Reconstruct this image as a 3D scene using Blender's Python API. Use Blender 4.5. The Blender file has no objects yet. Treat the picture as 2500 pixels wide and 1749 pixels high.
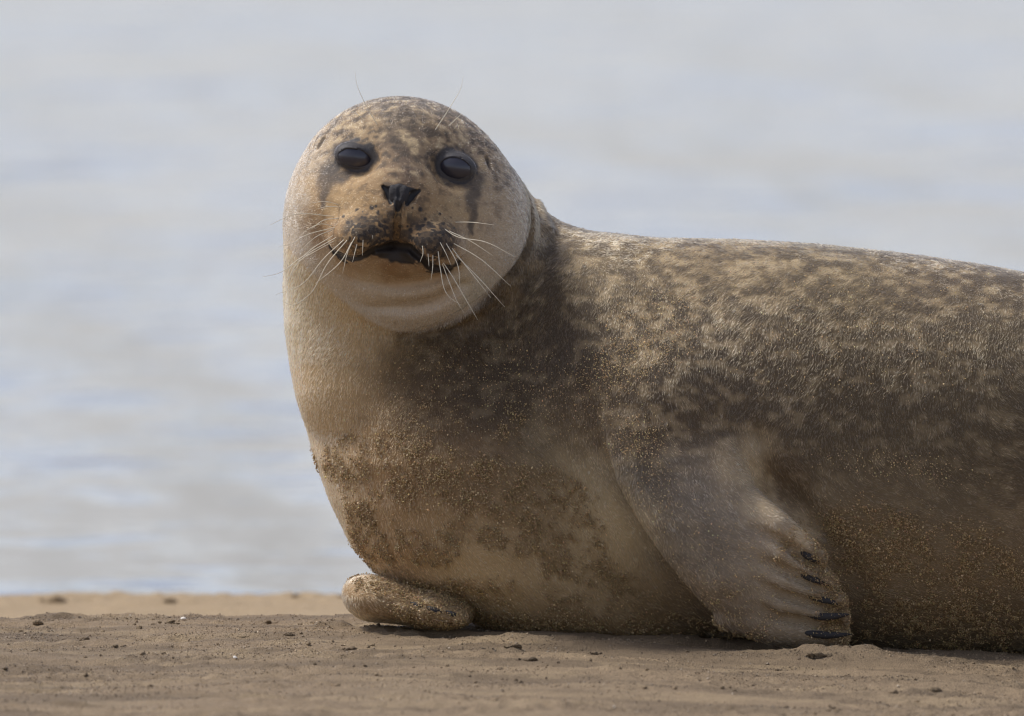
import bpy, bmesh, math, os
import numpy as np
from mathutils import Vector

# ------------------------------------------------------------------ camera, sky, sun, exposure
SC = bpy.context.scene
COL = SC.collection
DIST, PITCH, S = 12.0, math.radians(2.6), 0.00042      # metres to the seal, downward tilt, metres per photo pixel
CP, SP, TP = math.cos(PITCH), math.sin(PITCH), math.tan(PITCH)
ZC = 0.2772                                            # height of the aim point above the sand under the chest
cam_d = bpy.data.cameras.new('camera')
cam = bpy.data.objects.new('camera', cam_d)
COL.objects.link(cam)
cam.location = (0, -DIST * CP, ZC + DIST * SP)
cam.rotation_euler = (math.radians(90) - PITCH, 0, 0)
cam_d.sensor_width = 36
cam_d.lens = 36 * DIST / (2500 * S)
cam_d.clip_start, cam_d.clip_end = 0.5, 3000
cam_d.dof.use_dof = True
cam_d.dof.focus_distance = 11.86
cam_d.dof.aperture_fstop = 9.5
SC.camera = cam

SUN_EL, SUN_AZ = math.radians(56), math.radians(-72)   # azimuth from +Y (behind the seal), negative = towards the left
world = bpy.data.worlds.new('World')
SC.world = world
world.use_nodes = True
wn = world.node_tree
bg = wn.nodes['Background']
sky = wn.nodes.new('ShaderNodeTexSky')
sky.sky_type = 'NISHITA'
sky.sun_disc = False
sky.sun_elevation = SUN_EL
sky.sun_rotation = SUN_AZ
sky.air_density, sky.dust_density, sky.ozone_density = 1.0, 1.0, 1.0
hs = wn.nodes.new('ShaderNodeHueSaturation')
hs.inputs['Saturation'].default_value = 0.58
wn.links.new(sky.outputs[0], hs.inputs['Color'])
tint = wn.nodes.new('ShaderNodeMix'); tint.data_type = 'RGBA'; tint.blend_type = 'MULTIPLY'
tint.inputs[0].default_value = 1.0; tint.inputs[7].default_value = (1.02, 0.985, 1.05, 1)
wn.links.new(hs.outputs[0], tint.inputs[6])
wn.links.new(tint.outputs[2], bg.inputs[0])
bg.inputs[1].default_value = 0.116
sun_d = bpy.data.lights.new('sun', 'SUN')
sun_d.energy = 2.5
sun_d.angle = math.radians(16)
sun_d.color = (1.0, 0.95, 0.87)
sun = bpy.data.objects.new('sun', sun_d)
COL.objects.link(sun)
sdir = Vector((math.sin(SUN_AZ) * math.cos(SUN_EL), math.cos(SUN_AZ) * math.cos(SUN_EL), math.sin(SUN_EL)))
sun.rotation_euler = sdir.to_track_quat('Z', 'Y').to_euler()
SC.view_settings.view_transform = 'Standard'
SC.view_settings.look = 'None'
SC.view_settings.gamma = 1
SC.view_settings.exposure = 0.45
SC.view_settings.use_curve_mapping = False
SC.render.engine = 'CYCLES'
SC.cycles.max_bounces = 10
SC.cycles.filter_width = 1.2
SC.cycles.use_denoising = True

rng = np.random.default_rng(7)
NOFUR = bool(os.environ.get('NOFUR'))

# ------------------------------------------------------------------ small helpers
def lin(r, g, b):
    c = np.array([r, g, b], float) / 255
    return np.where(c <= 0.04045, c / 12.92, ((c + 0.055) / 1.055) ** 2.4)

def sstep(a, b, x):
    t = np.clip((x - a) / (b - a), 0, 1)
    return t * t * (3 - 2 * t)

def noise(p, scale, seed=0):
    """smooth value noise in 0..1, p (N,3), scale = size of one cell"""
    q = p / scale
    i = np.floor(q); f = (q - i).astype(np.float32)
    f = f * f * f * (f * (f * 6 - 15) + 10)
    u = i.astype(np.int64).astype(np.uint32)
    c = (np.uint32(374761393), np.uint32(668265263), np.uint32(2147483647))
    h0 = [u[:, k] * c[k] for k in range(3)]
    h0[0] = h0[0] + np.uint32((seed * 1274126177) & 0xffffffff)
    out = np.zeros(len(q), np.float32)
    for dx in (0, 1):
        wx = f[:, 0] if dx else 1 - f[:, 0]
        hx = h0[0] + c[0] if dx else h0[0]
        for dy in (0, 1):
            wy = wx * (f[:, 1] if dy else 1 - f[:, 1])
            hy = hx + (h0[1] + c[1] if dy else h0[1])
            for dz in (0, 1):
                h = hy + (h0[2] + c[2] if dz else h0[2])
                h = (h ^ (h >> np.uint32(13))) * np.uint32(1274126177)
                h = (h ^ (h >> np.uint32(16))) * np.uint32(2246822519)
                h ^= h >> np.uint32(15)
                out += wy * (f[:, 2] if dz else 1 - f[:, 2]) * (h & np.uint32(0xffffff)).astype(np.float32)
    return out.astype(np.float64) / 0xffffff

def fbm(p, scale, seed=0, octaves=4, gain=0.5):
    a, t, v = 1.0, 0.0, 0
    for k in range(octaves):
        v = v + a * noise(p, np.asarray(scale) / 2 ** k, seed + 17 * k)
        t += a; a *= gain
    return v / t

# model space: photo pixels.  X to the right, D away from the camera, Q downwards; linear in world metres
def to_world(M):
    M = np.asarray(M, float)
    return np.stack([(M[..., 0] - 1250) * S, M[..., 1] * S, ZC - (M[..., 2] - 875) * S / CP], -1)

def to_model(P):
    return np.stack([P[..., 0] / S + 1250, P[..., 1] / S, 875 - (P[..., 2] - ZC) * CP / S], -1)

def m(px, py, D):
    """model point at depth D that shows at pixel (px, py)"""
    k = 1 + D * S / DIST
    return np.array([1250 + (px - 1250) * k, D, 875 + (py - 875) * k + D * TP])

def pix(M):
    k = 1 + M[:, 1] * S / DIST
    return 1250 + (M[:, 0] - 1250) / k, 875 + (M[:, 2] - M[:, 1] * TP - 875) / k

def add_obj(name, data, parent=None, mat=None, **props):
    o = bpy.data.objects.new(name, data)
    COL.objects.link(o)
    if parent is not None:
        o.parent = parent
        o.matrix_parent_inverse = parent.matrix_basis.inverted()
    if mat is not None:
        data.materials.append(mat)
    for k, v in props.items():
        o[k] = v
    return o

def mesh_from(name, V, F, smooth=True):
    me = bpy.data.meshes.new(name)
    V = np.asarray(V, np.float32); F = np.asarray(F, np.int32)
    n, k = F.shape
    me.vertices.add(len(V)); me.vertices.foreach_set('co', V.ravel())
    me.loops.add(n * k); me.loops.foreach_set('vertex_index', F.ravel())
    me.polygons.add(n)
    me.polygons.foreach_set('loop_start', np.arange(0, n * k, k, dtype=np.int32))
    me.polygons.foreach_set('loop_total', np.full(n, k, np.int32))
    me.polygons.foreach_set('use_smooth', np.full(n, smooth, bool))
    me.update(calc_edges=True); me.validate()
    return me

def set_colour(me, rgb, name='coat'):
    a = me.color_attributes.new(name, 'FLOAT_COLOR', 'POINT')
    a.data.foreach_set('color', np.concatenate([rgb, np.ones((len(rgb), 1))], 1).astype(np.float32).ravel())

# ------------------------------------------------------------------ materials
def new_mat(name):
    mt = bpy.data.materials.new(name)
    mt.use_nodes = True
    nt = mt.node_tree
    return mt, nt, nt.nodes['Principled BSDF']

def node(nt, kind, **kw):
    n = nt.nodes.new(kind)
    for k, v in kw.items():
        setattr(n, k, v)
    return n

def mat_sand():
    mt, nt, b = new_mat('damp_sand')
    L = nt.links.new
    tc = node(nt, 'ShaderNodeTexCoord')
    at = node(nt, 'ShaderNodeAttribute', attribute_name='coat')
    n1 = node(nt, 'ShaderNodeTexNoise'); n1.inputs['Scale'].default_value = 900; n1.inputs['Detail'].default_value = 3
    n2 = node(nt, 'ShaderNodeTexVoronoi'); n2.inputs['Scale'].default_value = 650
    L(tc.outputs['Object'], n1.inputs['Vector']); L(tc.outputs['Object'], n2.inputs['Vector'])
    mp = node(nt, 'ShaderNodeMapRange'); mp.inputs[1].default_value = 0.25; mp.inputs[2].default_value = 0.75
    mp.inputs[3].default_value = 0.45; mp.inputs[4].default_value = 1.55
    L(n1.outputs['Fac'], mp.inputs[0])
    mu = node(nt, 'ShaderNodeMix', data_type='RGBA', blend_type='MULTIPLY'); mu.inputs[0].default_value = 1
    L(at.outputs['Color'], mu.inputs[6]); L(mp.outputs[0], mu.inputs[7])
    L(mu.outputs[2], b.inputs['Base Color'])
    b.inputs['Roughness'].default_value = 0.8
    b.inputs['Specular IOR Level'].default_value = 0.3
    bp = node(nt, 'ShaderNodeBump'); bp.inputs['Strength'].default_value = 0.8; bp.inputs['Distance'].default_value = 0.0012
    L(n2.outputs['Distance'], bp.inputs['Height']); L(bp.outputs[0], b.inputs['Normal'])
    return mt

def mat_grain():
    mt, nt, b = new_mat('sand_grain')
    at = node(nt, 'ShaderNodeAttribute', attribute_name='coat')
    nt.links.new(at.outputs['Color'], b.inputs['Base Color'])
    b.inputs['Roughness'].default_value = 0.45
    b.inputs['Specular IOR Level'].default_value = 0.5
    return mt

def mat_skin():
    mt, nt, b = new_mat('seal_skin')
    L = nt.links.new
    at = node(nt, 'ShaderNodeAttribute', attribute_name='coat')
    rg = node(nt, 'ShaderNodeAttribute', attribute_name='bare')
    tc = node(nt, 'ShaderNodeTexCoord')
    n1 = node(nt, 'ShaderNodeTexNoise'); n1.inputs['Scale'].default_value = 420; n1.inputs['Detail'].default_value = 4
    L(tc.outputs['Object'], n1.inputs['Vector'])
    mp = node(nt, 'ShaderNodeMapRange'); mp.inputs[3].default_value = 0.7; mp.inputs[4].default_value = 1.2
    L(n1.outputs['Fac'], mp.inputs[0])
    mu = node(nt, 'ShaderNodeMix', data_type='RGBA', blend_type='MULTIPLY'); mu.inputs[0].default_value = 1
    L(at.outputs['Color'], mu.inputs[6]); L(mp.outputs[0], mu.inputs[7])
    L(mu.outputs[2], b.inputs['Base Color'])
    mr = node(nt, 'ShaderNodeMapRange'); mr.inputs[3].default_value = 0.8; mr.inputs[4].default_value = 0.66
    L(rg.outputs['Fac'], mr.inputs[0]); L(mr.outputs[0], b.inputs['Roughness'])
    bp = node(nt, 'ShaderNodeBump'); bp.inputs['Strength'].default_value = 0.5; bp.inputs['Distance'].default_value = 0.0008
    L(n1.outputs['Fac'], bp.inputs['Height']); L(bp.outputs[0], b.inputs['Normal'])
    return mt

def mat_fur():
    mt = bpy.data.materials.new('seal_fur'); mt.use_nodes = True
    nt = mt.node_tree; nt.nodes.clear()
    out = node(nt, 'ShaderNodeOutputMaterial')
    at = node(nt, 'ShaderNodeAttribute', attribute_name='coat')
    h = node(nt, 'ShaderNodeBsdfHairPrincipled', model='CHIANG', parametrization='COLOR')
    h.inputs['Roughness'].default_value = 0.45
    h.inputs['Radial Roughness'].default_value = 0.6
    h.inputs['Coat'].default_value = 0.0
    nt.links.new(at.outputs['Color'], h.inputs['Color'])
    nt.links.new(h.outputs[0], out.inputs['Surface'])
    return mt

def mat_simple(name, col, rough, spec=0.5, coat=0.0):
    mt, nt, b = new_mat(name)
    b.inputs['Roughness'].default_value = rough
    b.inputs['Specular IOR Level'].default_value = spec
    b.inputs['Coat Weight'].default_value = coat
    b.inputs['Coat Roughness'].default_value = 0.05
    tc = node(nt, 'ShaderNodeTexCoord')
    n1 = node(nt, 'ShaderNodeTexNoise'); n1.inputs['Scale'].default_value = 350; n1.inputs['Detail'].default_value = 3
    nt.links.new(tc.outputs['Object'], n1.inputs['Vector'])
    cr = node(nt, 'ShaderNodeMix', data_type='RGBA')
    cr.inputs[6].default_value = (*[c * 0.7 for c in col], 1); cr.inputs[7].default_value = (*[min(1, c * 1.3) for c in col], 1)
    nt.links.new(n1.outputs['Fac'], cr.inputs[0])
    nt.links.new(cr.outputs[2], b.inputs['Base Color'])
    return mt, nt, b, n1

def mat_leather(name, col, rough):
    mt, nt, b, n1 = mat_simple(name, col, rough, 0.25)
    v = node(nt, 'ShaderNodeTexVoronoi'); v.inputs['Scale'].default_value = 700
    tc = [n for n in nt.nodes if n.type == 'TEX_COORD'][0]
    nt.links.new(tc.outputs['Object'], v.inputs['Vector'])
    bp = node(nt, 'ShaderNodeBump'); bp.inputs['Strength'].default_value = 0.55; bp.inputs['Distance'].default_value = 0.0006
    nt.links.new(v.outputs['Distance'], bp.inputs['Height']); nt.links.new(bp.outputs[0], b.inputs['Normal'])
    return mt

def mat_water():
    mt, nt, b = new_mat('sea_water')
    L = nt.links.new
    b.inputs['Base Color'].default_value = (0.20, 0.21, 0.225, 1)
    b.inputs['Roughness'].default_value = 0.12
    b.inputs['IOR'].default_value = 1.33
    tc = node(nt, 'ShaderNodeTexCoord')
    hs_ = []
    for (sx, sy), det, st in (((1.6, 0.26), 3, 0.75), ((1.5, 1.1), 4, 0.25), ((6, 4), 3, 0.05), ((0.5, 0.075), 3, 2.5)):
        mpn = node(nt, 'ShaderNodeMapping'); mpn.inputs['Scale'].default_value = (sx, sy, 1)
        n = node(nt, 'ShaderNodeTexNoise'); n.inputs['Scale'].default_value = 1; n.inputs['Detail'].default_value = det
        L(tc.outputs['Object'], mpn.inputs['Vector']); L(mpn.outputs[0], n.inputs['Vector'])
        mm = node(nt, 'ShaderNodeMath', operation='MULTIPLY'); mm.inputs[1].default_value = st
        L(n.outputs['Fac'], mm.inputs[0]); hs_.append(mm)
    ad0 = node(nt, 'ShaderNodeMath', operation='ADD'); L(hs_[2].outputs[0], ad0.inputs[0]); L(hs_[1].outputs[0], ad0.inputs[1]); hs_[1] = ad0
    ad1 = node(nt, 'ShaderNodeMath', operation='ADD'); L(hs_[3].outputs[0], ad1.inputs[0]); L(hs_[0].outputs[0], ad1.inputs[1]); hs_[0] = ad1
    ad = node(nt, 'ShaderNodeMath', operation='ADD'); L(hs_[0].outputs[0], ad.inputs[0]); L(hs_[1].outputs[0], ad.inputs[1])
    bp = node(nt, 'ShaderNodeBump'); bp.inputs['Strength'].default_value = 1.0; bp.inputs['Distance'].default_value = 0.30
    L(ad.outputs[0], bp.inputs['Height']); L(bp.outputs[0], b.inputs['Normal'])
    return mt

M_SAND, M_GRAIN, M_SKIN, M_FUR, M_WATER = mat_sand(), mat_grain(), mat_skin(), mat_fur(), mat_water()

# ------------------------------------------------------------------ sand bank and sea
def ground_q(X, D):
    """level of the bank (model Q) without the fine relief"""
    t = np.maximum(0, X - 1250)
    return 1536 + 0.043 * np.minimum(t, 1500) * sstep(0, 300, t)

SAND_PTS = []
def ground_z(x, y):
    X, D = x / S + 1250, y / S
    z = ZC - (ground_q(X, D) - 875) * S / CP
    p = np.stack([x, y, np.zeros_like(x)], -1)
    wob = (fbm(p, 0.35, 3, 3) - .5) * 0.10
    a = sstep(0.17, 0.62, y + wob)                     # behind the seal the bank drops away ...
    zb = -0.112 + (fbm(p, 0.5, 5, 3) - .5) * 0.012    # ... to a lower strip at the water's edge
    z = z * (1 - a) + zb * a
    wob2 = (fbm(p, (0.9, 0.6, 1), 9, 3) - .5) * 0.16 - 0.010 * np.clip(x, -2, 2)
    b_ = sstep(2.20, 3.0, y + wob2)
    z = z * (1 - b_) + (-0.42) * b_
    z = z - 1.2 * sstep(4, 60, y)
    # long low laminations, ripples, pits and lumps near the camera
    near = sstep(-6, -1.5, y) * (1 - sstep(4, 8, y))
    lam = fbm(p * np.array([1.0, 1, 1]), (0.22, 0.045, 1), 21, 3) - .5
    z = z + near * (0.009 * lam + 0.010 * (fbm(p, 0.13, 31, 3) - .5) + 0.0040 * (fbm(p, 0.016, 41, 3) - .5) * (0.4 + 1.6 * sstep(.45, .7, noise(p, 0.12, 43))))
    z = z + near * 0.0016 * (noise(p, 0.0045, 51) - .5)
    cl = sstep(0.70, 0.85, fbm(p, (0.06, 0.035, 1), 61, 3))
    z = z + near * 0.003 * cl
    # small drift pushed up in front of the fore flipper and along the belly
    z = z + 0.012 * np.exp(-(((x - 0.335) / 0.10) ** 2 + ((y + 0.27) / 0.05) ** 2)) * (0.5 + fbm(p, 0.02, 71, 3))
    # sand pressed up along the belly
    yb = -0.105 - 0.03 * np.clip(x / 0.5, 0, 1)
    z = z + 0.003 * sstep(-.06, .05, x) * np.exp(-((y - yb) / 0.035) ** 2) * (0.2 + 1.4 * fbm(p, (0.05, 0.02, 1), 73, 3))
    return z

def graded(lo, hi, step, out_lo, out_hi, growth=1.16):
    a = list(np.arange(lo, hi + step / 2, step))
    d = step
    while a[-1] < out_hi:
        d *= growth; a.append(a[-1] + d)
    d = step
    while a[0] > out_lo:
        d *= growth; a.insert(0, a[0] - d)
    return np.array(a)

gx = graded(-0.62, 0.62, 0.0036, -400, 400)
gy = np.unique(np.concatenate([graded(-1.15, 0.42, 0.0045, -60, 0.42), graded(0.43, 0.9, 0.02, 0.43, 1.0), graded(1.02, 3.2, 0.014, 1.02, 900)]))
GX, GY = np.meshgrid(gx, gy)
gv = np.stack([GX.ravel(), GY.ravel(), ground_z(GX.ravel(), GY.ravel())], -1)
nx, ny = len(gx), len(gy)
ii = (np.arange(ny - 1)[:, None] * nx + np.arange(nx - 1)[None]).ravel()
gme = mesh_from('sand', gv, np.stack([ii, ii + 1, ii + nx + 1, ii + nx], -1))
def sand_colour(p):
    q = p * np.array([1, 1, 0])
    c1, c2, c3 = lin(130, 112, 88), lin(95, 81, 63), lin(150, 131, 102)
    a = sstep(.35, .65, fbm(q, (0.25, 0.05, 1), 81, 4))[:, None]
    b_ = sstep(.5, .75, fbm(q, (0.10, 0.03, 1), 91, 4))[:, None]
    c = c1 * (1 - .6 * a) + c2 * .6 * a
    c = c * (1 - .5 * b_) + c3 * .5 * b_
    dry = sstep(.6, 1.2, p[:, 1])[:, None]
    c = c * (1 - .8 * dry) + lin(168, 146, 114) * .8 * dry
    return c
set_colour(gme, sand_colour(gv))
add_obj('sand', gme, None, M_SAND, kind='structure', label='damp brown sand bank the seal lies on')

wx, wy = graded(-30, 30, 3, -1500, 1500, 1.4), graded(2.2, 40, 3, 2.2, 2500, 1.3)
WX, WY = np.meshgrid(wx, wy)
n2 = len(wx); i2 = (np.arange(len(wy) - 1)[:, None] * n2 + np.arange(n2 - 1)[None]).ravel()
wme = mesh_from('sea', np.stack([WX.ravel(), WY.ravel(), np.full(WX.size, -0.175)], -1), np.stack([i2, i2 + 1, i2 + n2 + 1, i2 + n2], -1))
add_obj('sea', wme, None, M_WATER, kind='structure', label='pale grey rippled sea behind the seal')

# ------------------------------------------------------------------ the seal as an implicit surface (model space)
def smin(a, b, k):
    h = np.clip(0.5 + 0.5 * (b - a) / k, 0, 1)
    return b * (1 - h) + a * h - k * h * (1 - h)
def smax(a, b, k):
    return -smin(-a, -b, k)

def rot2(deg):
    a = math.radians(deg); return math.cos(a), math.sin(a)

def ell(p, c, r, roll=0.0):
    """ellipsoid; roll turns it clockwise in the picture"""
    v = p - c
    if roll:
        ca, sa = rot2(roll)
        v = np.stack([v[:, 0] * ca + v[:, 2] * sa, v[:, 1], -v[:, 0] * sa + v[:, 2] * ca], -1)
    r = np.asarray(r, float)
    k0 = np.sqrt(((v / r) ** 2).sum(1)); k1 = np.sqrt(((v / r ** 2) ** 2).sum(1)) + 1e-9
    return k0 * (k0 - 1) / k1

def cap(p, a, b, ra, rb):
    ab = b - a; t = np.clip(((p - a) @ ab) / (ab @ ab), 0, 1)
    return np.sqrt(((p - a - t[:, None] * ab) ** 2).sum(1)) - (ra + (rb - ra) * t)

def chain(p, pts, rads):
    d = None
    for i in range(len(pts) - 1):
        e = cap(p, pts[i], pts[i + 1], rads[i], rads[i + 1])
        d = e if d is None else np.minimum(d, e)
    return d

def poly2(x, y, P):
    """signed distance to a polygon"""
    P = np.asarray(P, float); n = len(P)
    d = np.full(x.shape, 1e18); s = np.ones(x.shape)
    for i in range(n):
        a, b = P[i], P[i - 1]
        e = b - a; wx_, wy_ = x - a[0], y - a[1]
        t = np.clip((wx_ * e[0] + wy_ * e[1]) / (e @ e), 0, 1)
        d = np.minimum(d, (wx_ - e[0] * t) ** 2 + (wy_ - e[1] * t) ** 2)
        c1, c2, c3 = y >= a[1], y < b[1], e[0] * wy_ > e[1] * wx_
        s = np.where((c1 & c2 & c3) | (~c1 & ~c2 & ~c3), -s, s)
    return s * np.sqrt(d)

def smooth_table(T, n=400, passes=14):
    T = np.asarray(T, float)
    x = np.linspace(T[0, 0], T[-1, 0], n)
    out = [x]
    for k in range(1, T.shape[1]):
        y = np.interp(x, T[:, 0], T[:, k])
        for _ in range(passes):
            y[1:-1] = 0.25 * y[:-2] + 0.5 * y[1:-1] + 0.25 * y[2:]
        out.append(y)
    return out

# trunk: along X  (X, top, bottom, depth centre, half depth)
TR = smooth_table([
    (1120, 900, 1380, 190, 190), (1200, 690, 1500, 160, 290), (1300, 600, 1545, 120, 350), (1400, 568, 1556, 80, 385),
    (1500, 574, 1562, 50, 405), (1600, 585, 1566, 30, 415), (1800, 587, 1572, 5, 428), (2000, 598, 1580, -15, 432), (2200, 619, 1586, -30, 432),
    (2380, 644, 1590, -45, 428), (2500, 665, 1592, -55, 422), (2800, 740, 1594, -75, 395), (3200, 880, 1594, -100, 330),
    (3600, 1060, 1592, -120, 240), (3900, 1240, 1588, -130, 160), (4020, 1330, 1586, -135, 110)])
# chest and neck: upwards  (Q, left, right, depth centre, half depth)
NK = smooth_table([
    (400, 748, 1222, 110, 180), (470, 719, 1285, 130, 205), (520, 708, 1330, 135, 215), (560, 701, 1372, 135, 220),
    (620, 695, 1420, 132, 228), (700, 690, 1450, 120, 230), (800, 694, 1480, 95, 240), (900, 710, 1500, 70, 280), (1000, 736, 1520, 50, 330),
    (1120, 768, 1540, 30, 366), (1220, 803, 1560, 20, 372), (1330, 856, 1590, 15, 360), (1405, 925, 1620, 15, 335), (1445, 1010, 1650, 15, 312),
    (1490, 1098, 1680, 15, 285), (1530, 1170, 1720, 15, 250), (1552, 1240, 1720, 15, 225)])

FLIP = [m(px_, py_, -430)[[0, 2]] for px_, py_ in (
    (1470, 1010), (1482, 1090), (1510, 1180), (1560, 1270), (1625, 1365), (1705, 1460), (1790, 1535), (1880, 1578), (1960, 1588), (2052, 1584),
    (2066, 1560), (2064, 1520), (2050, 1465), (2030, 1412), (2005, 1362), (1985, 1325), (1935, 1275), (1880, 1235), (1846, 1200), (1826, 1140), (1815, 1060), (1740, 990), (1600, 960))]
FLIP = np.array(FLIP)
TOES = [((1830, 1225), (1900, 1285), (1992, 1362), 34, 24), ((1800, 1300), (1910, 1358), (2020, 1425), 34, 24), ((1790, 1385), (1910, 1422), (2043, 1474), 34, 25),
        ((1790, 1450), (1910, 1478), (2048, 1512), 34, 25), ((1780, 1505), (1900, 1535), (2044, 1553), 36, 27)]

def flip_depth(Q):
    return np.interp(Q, [900, 1000, 1100, 1250, 1400, 1500, 1600], [-330, -360, -400, -442, -458, -440, -405])

EYES = [dict(c=(866, 386), rx=40, rz=21, roll=13, ball=52), dict(c=(1112, 411), rx=37, rz=25, roll=16, ball=52)]
MOUTH = [(800, 598), (822, 622), (850, 634), (885, 630), (915, 612), (955, 602), (1000, 608), (1030, 636), (1052, 654), (1085, 660), (1112, 650), (1124, 632)]

NOSTRILS = (((936, 457), (946, 467), (950, 480), (954, 496)), ((1023, 467), (1010, 475), (1002, 486), (994, 499)))
CARVE = {}
def f_head(p):
    A = m
    lobe = ell(p, A(1001, 556, -70), (286, 240, 264), 6)
    skull = ell(p, A(976, 448, -50), (232, 240, 208), 5)
    d = smin(lobe, skull, 80)
    # temples and cheeks fill the face out
    d = smin(d, ell(p, A(1125, 500, -30), (120, 170, 110), 0), 60)
    d = smin(d, ell(p, A(852, 500, -30), (105, 165, 115), 0), 60)
    d = smin(d, ell(p, A(856, 515, -165), (108, 130, 110), 0), 80)
    d = smin(d, ell(p, A(1118, 537, -165), (110, 130, 110), 0), 80)
    # brow, bridge of the nose, snout
    d = smin(d, cap(p, A(990, 385, -190), A(979, 470, -315), 95, 78), 80)
    d = smin(d, ell(p, A(976, 525, -235), (165, 175, 105), 5), 70)
    # chin under the pads
    d = smin(d, ell(p, A(963, 630, -258), (108, 118, 48), 5), 20)
    # whisker pads
    pads = smin(ell(p, A(890, 572, -312), (88, 144, 66), -10), ell(p, A(1053, 592, -312), (86, 144, 72), 20), 20)
    pads = smin(pads, ell(p, A(974, 520, -330), (60, 96, 66), 3), 44)
    d = smin(d, pads, 28)
    if not CARVE:
        return d
    sq = np.array([1, 0.4, 1])
    d = smax(d, -chain(p * sq, CARVE['mouth'] * sq, [4, 7, 10, 10, 11, 12, 12, 11, 10, 10, 9, 5]), 9)
    d = smax(d, -chain(p, CARVE['split'], [7, 9, 8]), 8)
    for pts, r in ((CARVE['fold1'], 13), (CARVE['fold2'], 8)):
        d = smax(d, -chain(p * sq, pts * sq, [3, r * .8, r, r, r * .8, 3]), 28)
    # eye sockets, lids, openings
    for e in EYES:
        c = CARVE[e['c']]
        o = lambda dd, dq=0: c + np.array([0, dd, dq])
        d = smax(d, -ell(p, o(-40), (58, 46, 46), e['roll']), 26)
        d = smin(d, ell(p, o(22, -2), (50, 44, 36), e['roll']), 12)
        ln_ = smax(ell(p, o(-26, 5), (e['rx'] + 3, 66, e['rz'] + 5), e['roll']), ell(p, o(-26, -5), (e['rx'] + 3, 66, e['rz'] + 5), e['roll']), 4)
        d = smax(d, -ln_, 4)
    for k in ('nostril1', 'nostril2'):
        d = smax(d, -chain(p, CARVE[k], [4, 10, 12, 6]), 4)
    for k in ('ear1', 'ear2'):
        d = smax(d, -chain(p, CARVE[k], [7, 5]), 8)
    return d

def head_hit(px_, py_):
    Ds = np.arange(-560, 60, 4.0)
    f = f_head(np.array([m(px_, py_, d) for d in Ds]))
    return m(px_, py_, Ds[np.argmax(f < 0)])
_c = dict(
    mouth=np.array([head_hit(*q) for q in MOUTH]),
    split=np.array([head_hit(*q) for q in ((975, 505), (970, 545), (966, 590))]),
    fold1=np.array([head_hit(*q) for q in ((790, 715), (850, 738), (920, 752), (1000, 752), (1070, 735), (1130, 695))]),
    fold2=np.array([head_hit(*q) for q in ((830, 668), (880, 688), (930, 697), (990, 698), (1050, 688), (1110, 662))]),
    nostril1=np.array([head_hit(*q) for q in NOSTRILS[0]]), nostril2=np.array([head_hit(*q) for q in NOSTRILS[1]]),
    ear1=np.array([head_hit(*q) for q in ((790, 340), (778, 362))]), ear2=np.array([head_hit(*q) for q in ((1188, 388), (1195, 410))]))
for _e in EYES:
    _c[_e['c']] = head_hit(*_e['c'])
CARVE = _c

def f_body(p):
    X, D, Q = p[:, 0], p[:, 1], p[:, 2]
    # trunk
    top, bot, yc, hd = (np.interp(X, TR[0], TR[k]) for k in (1, 2, 3, 4))
    over = np.maximum(X - TR[0][-1], TR[0][0] - X)
    zc_, hz = (top + bot) / 2, (bot - top) / 2
    r = (np.abs((Q - zc_) / hz) ** 2.35 + np.abs((D - yc) / hd) ** 2.35) ** (1 / 2.35)
    t = smax((r - 1) * np.minimum(hz, hd), over - 25, 60)
    # neck and chest
    lf, rt, yc, hd = (np.interp(Q, NK[0], NK[k]) for k in (1, 2, 3, 4))
    over = np.maximum(Q - NK[0][-1], NK[0][0] - Q)
    xc, hx = (lf + rt) / 2, (rt - lf) / 2
    r = np.sqrt(((X - xc) / hx) ** 2 + ((D - yc) / hd) ** 2)
    nk = smax((r - 1) * np.minimum(hx, hd), over - 10, 90)
    d = smin(t, nk, 60)
    d = local(d, p, (X < 1500) & (Q < 1050), _collar)
    d = local(d, p, (X > 1330) & (X < 2260) & (Q > 700) & (D < 60), _shoulder)
    d = local(d, p, (X > 760) & (X < 1300) & (Q > 1330) & (D < 160), _tucked)
    d = local(d, p, X > 3700, _hind)
    return d

def local(d, p, mask, fn):
    if mask.any():
        d = d.copy(); d[mask] = fn(d[mask], p[mask])
    return d

def _collar(d, p):                                     # roll of skin behind the throat
    d = smin(d, chain(p, [m(842, 650, -70), m(848, 780, -55), m(872, 930, -70)], [138, 142, 138]), 70)
    return smin(d, ell(p, m(1014, 582, 0), (308, 255, 276), 12), 14)

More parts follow.
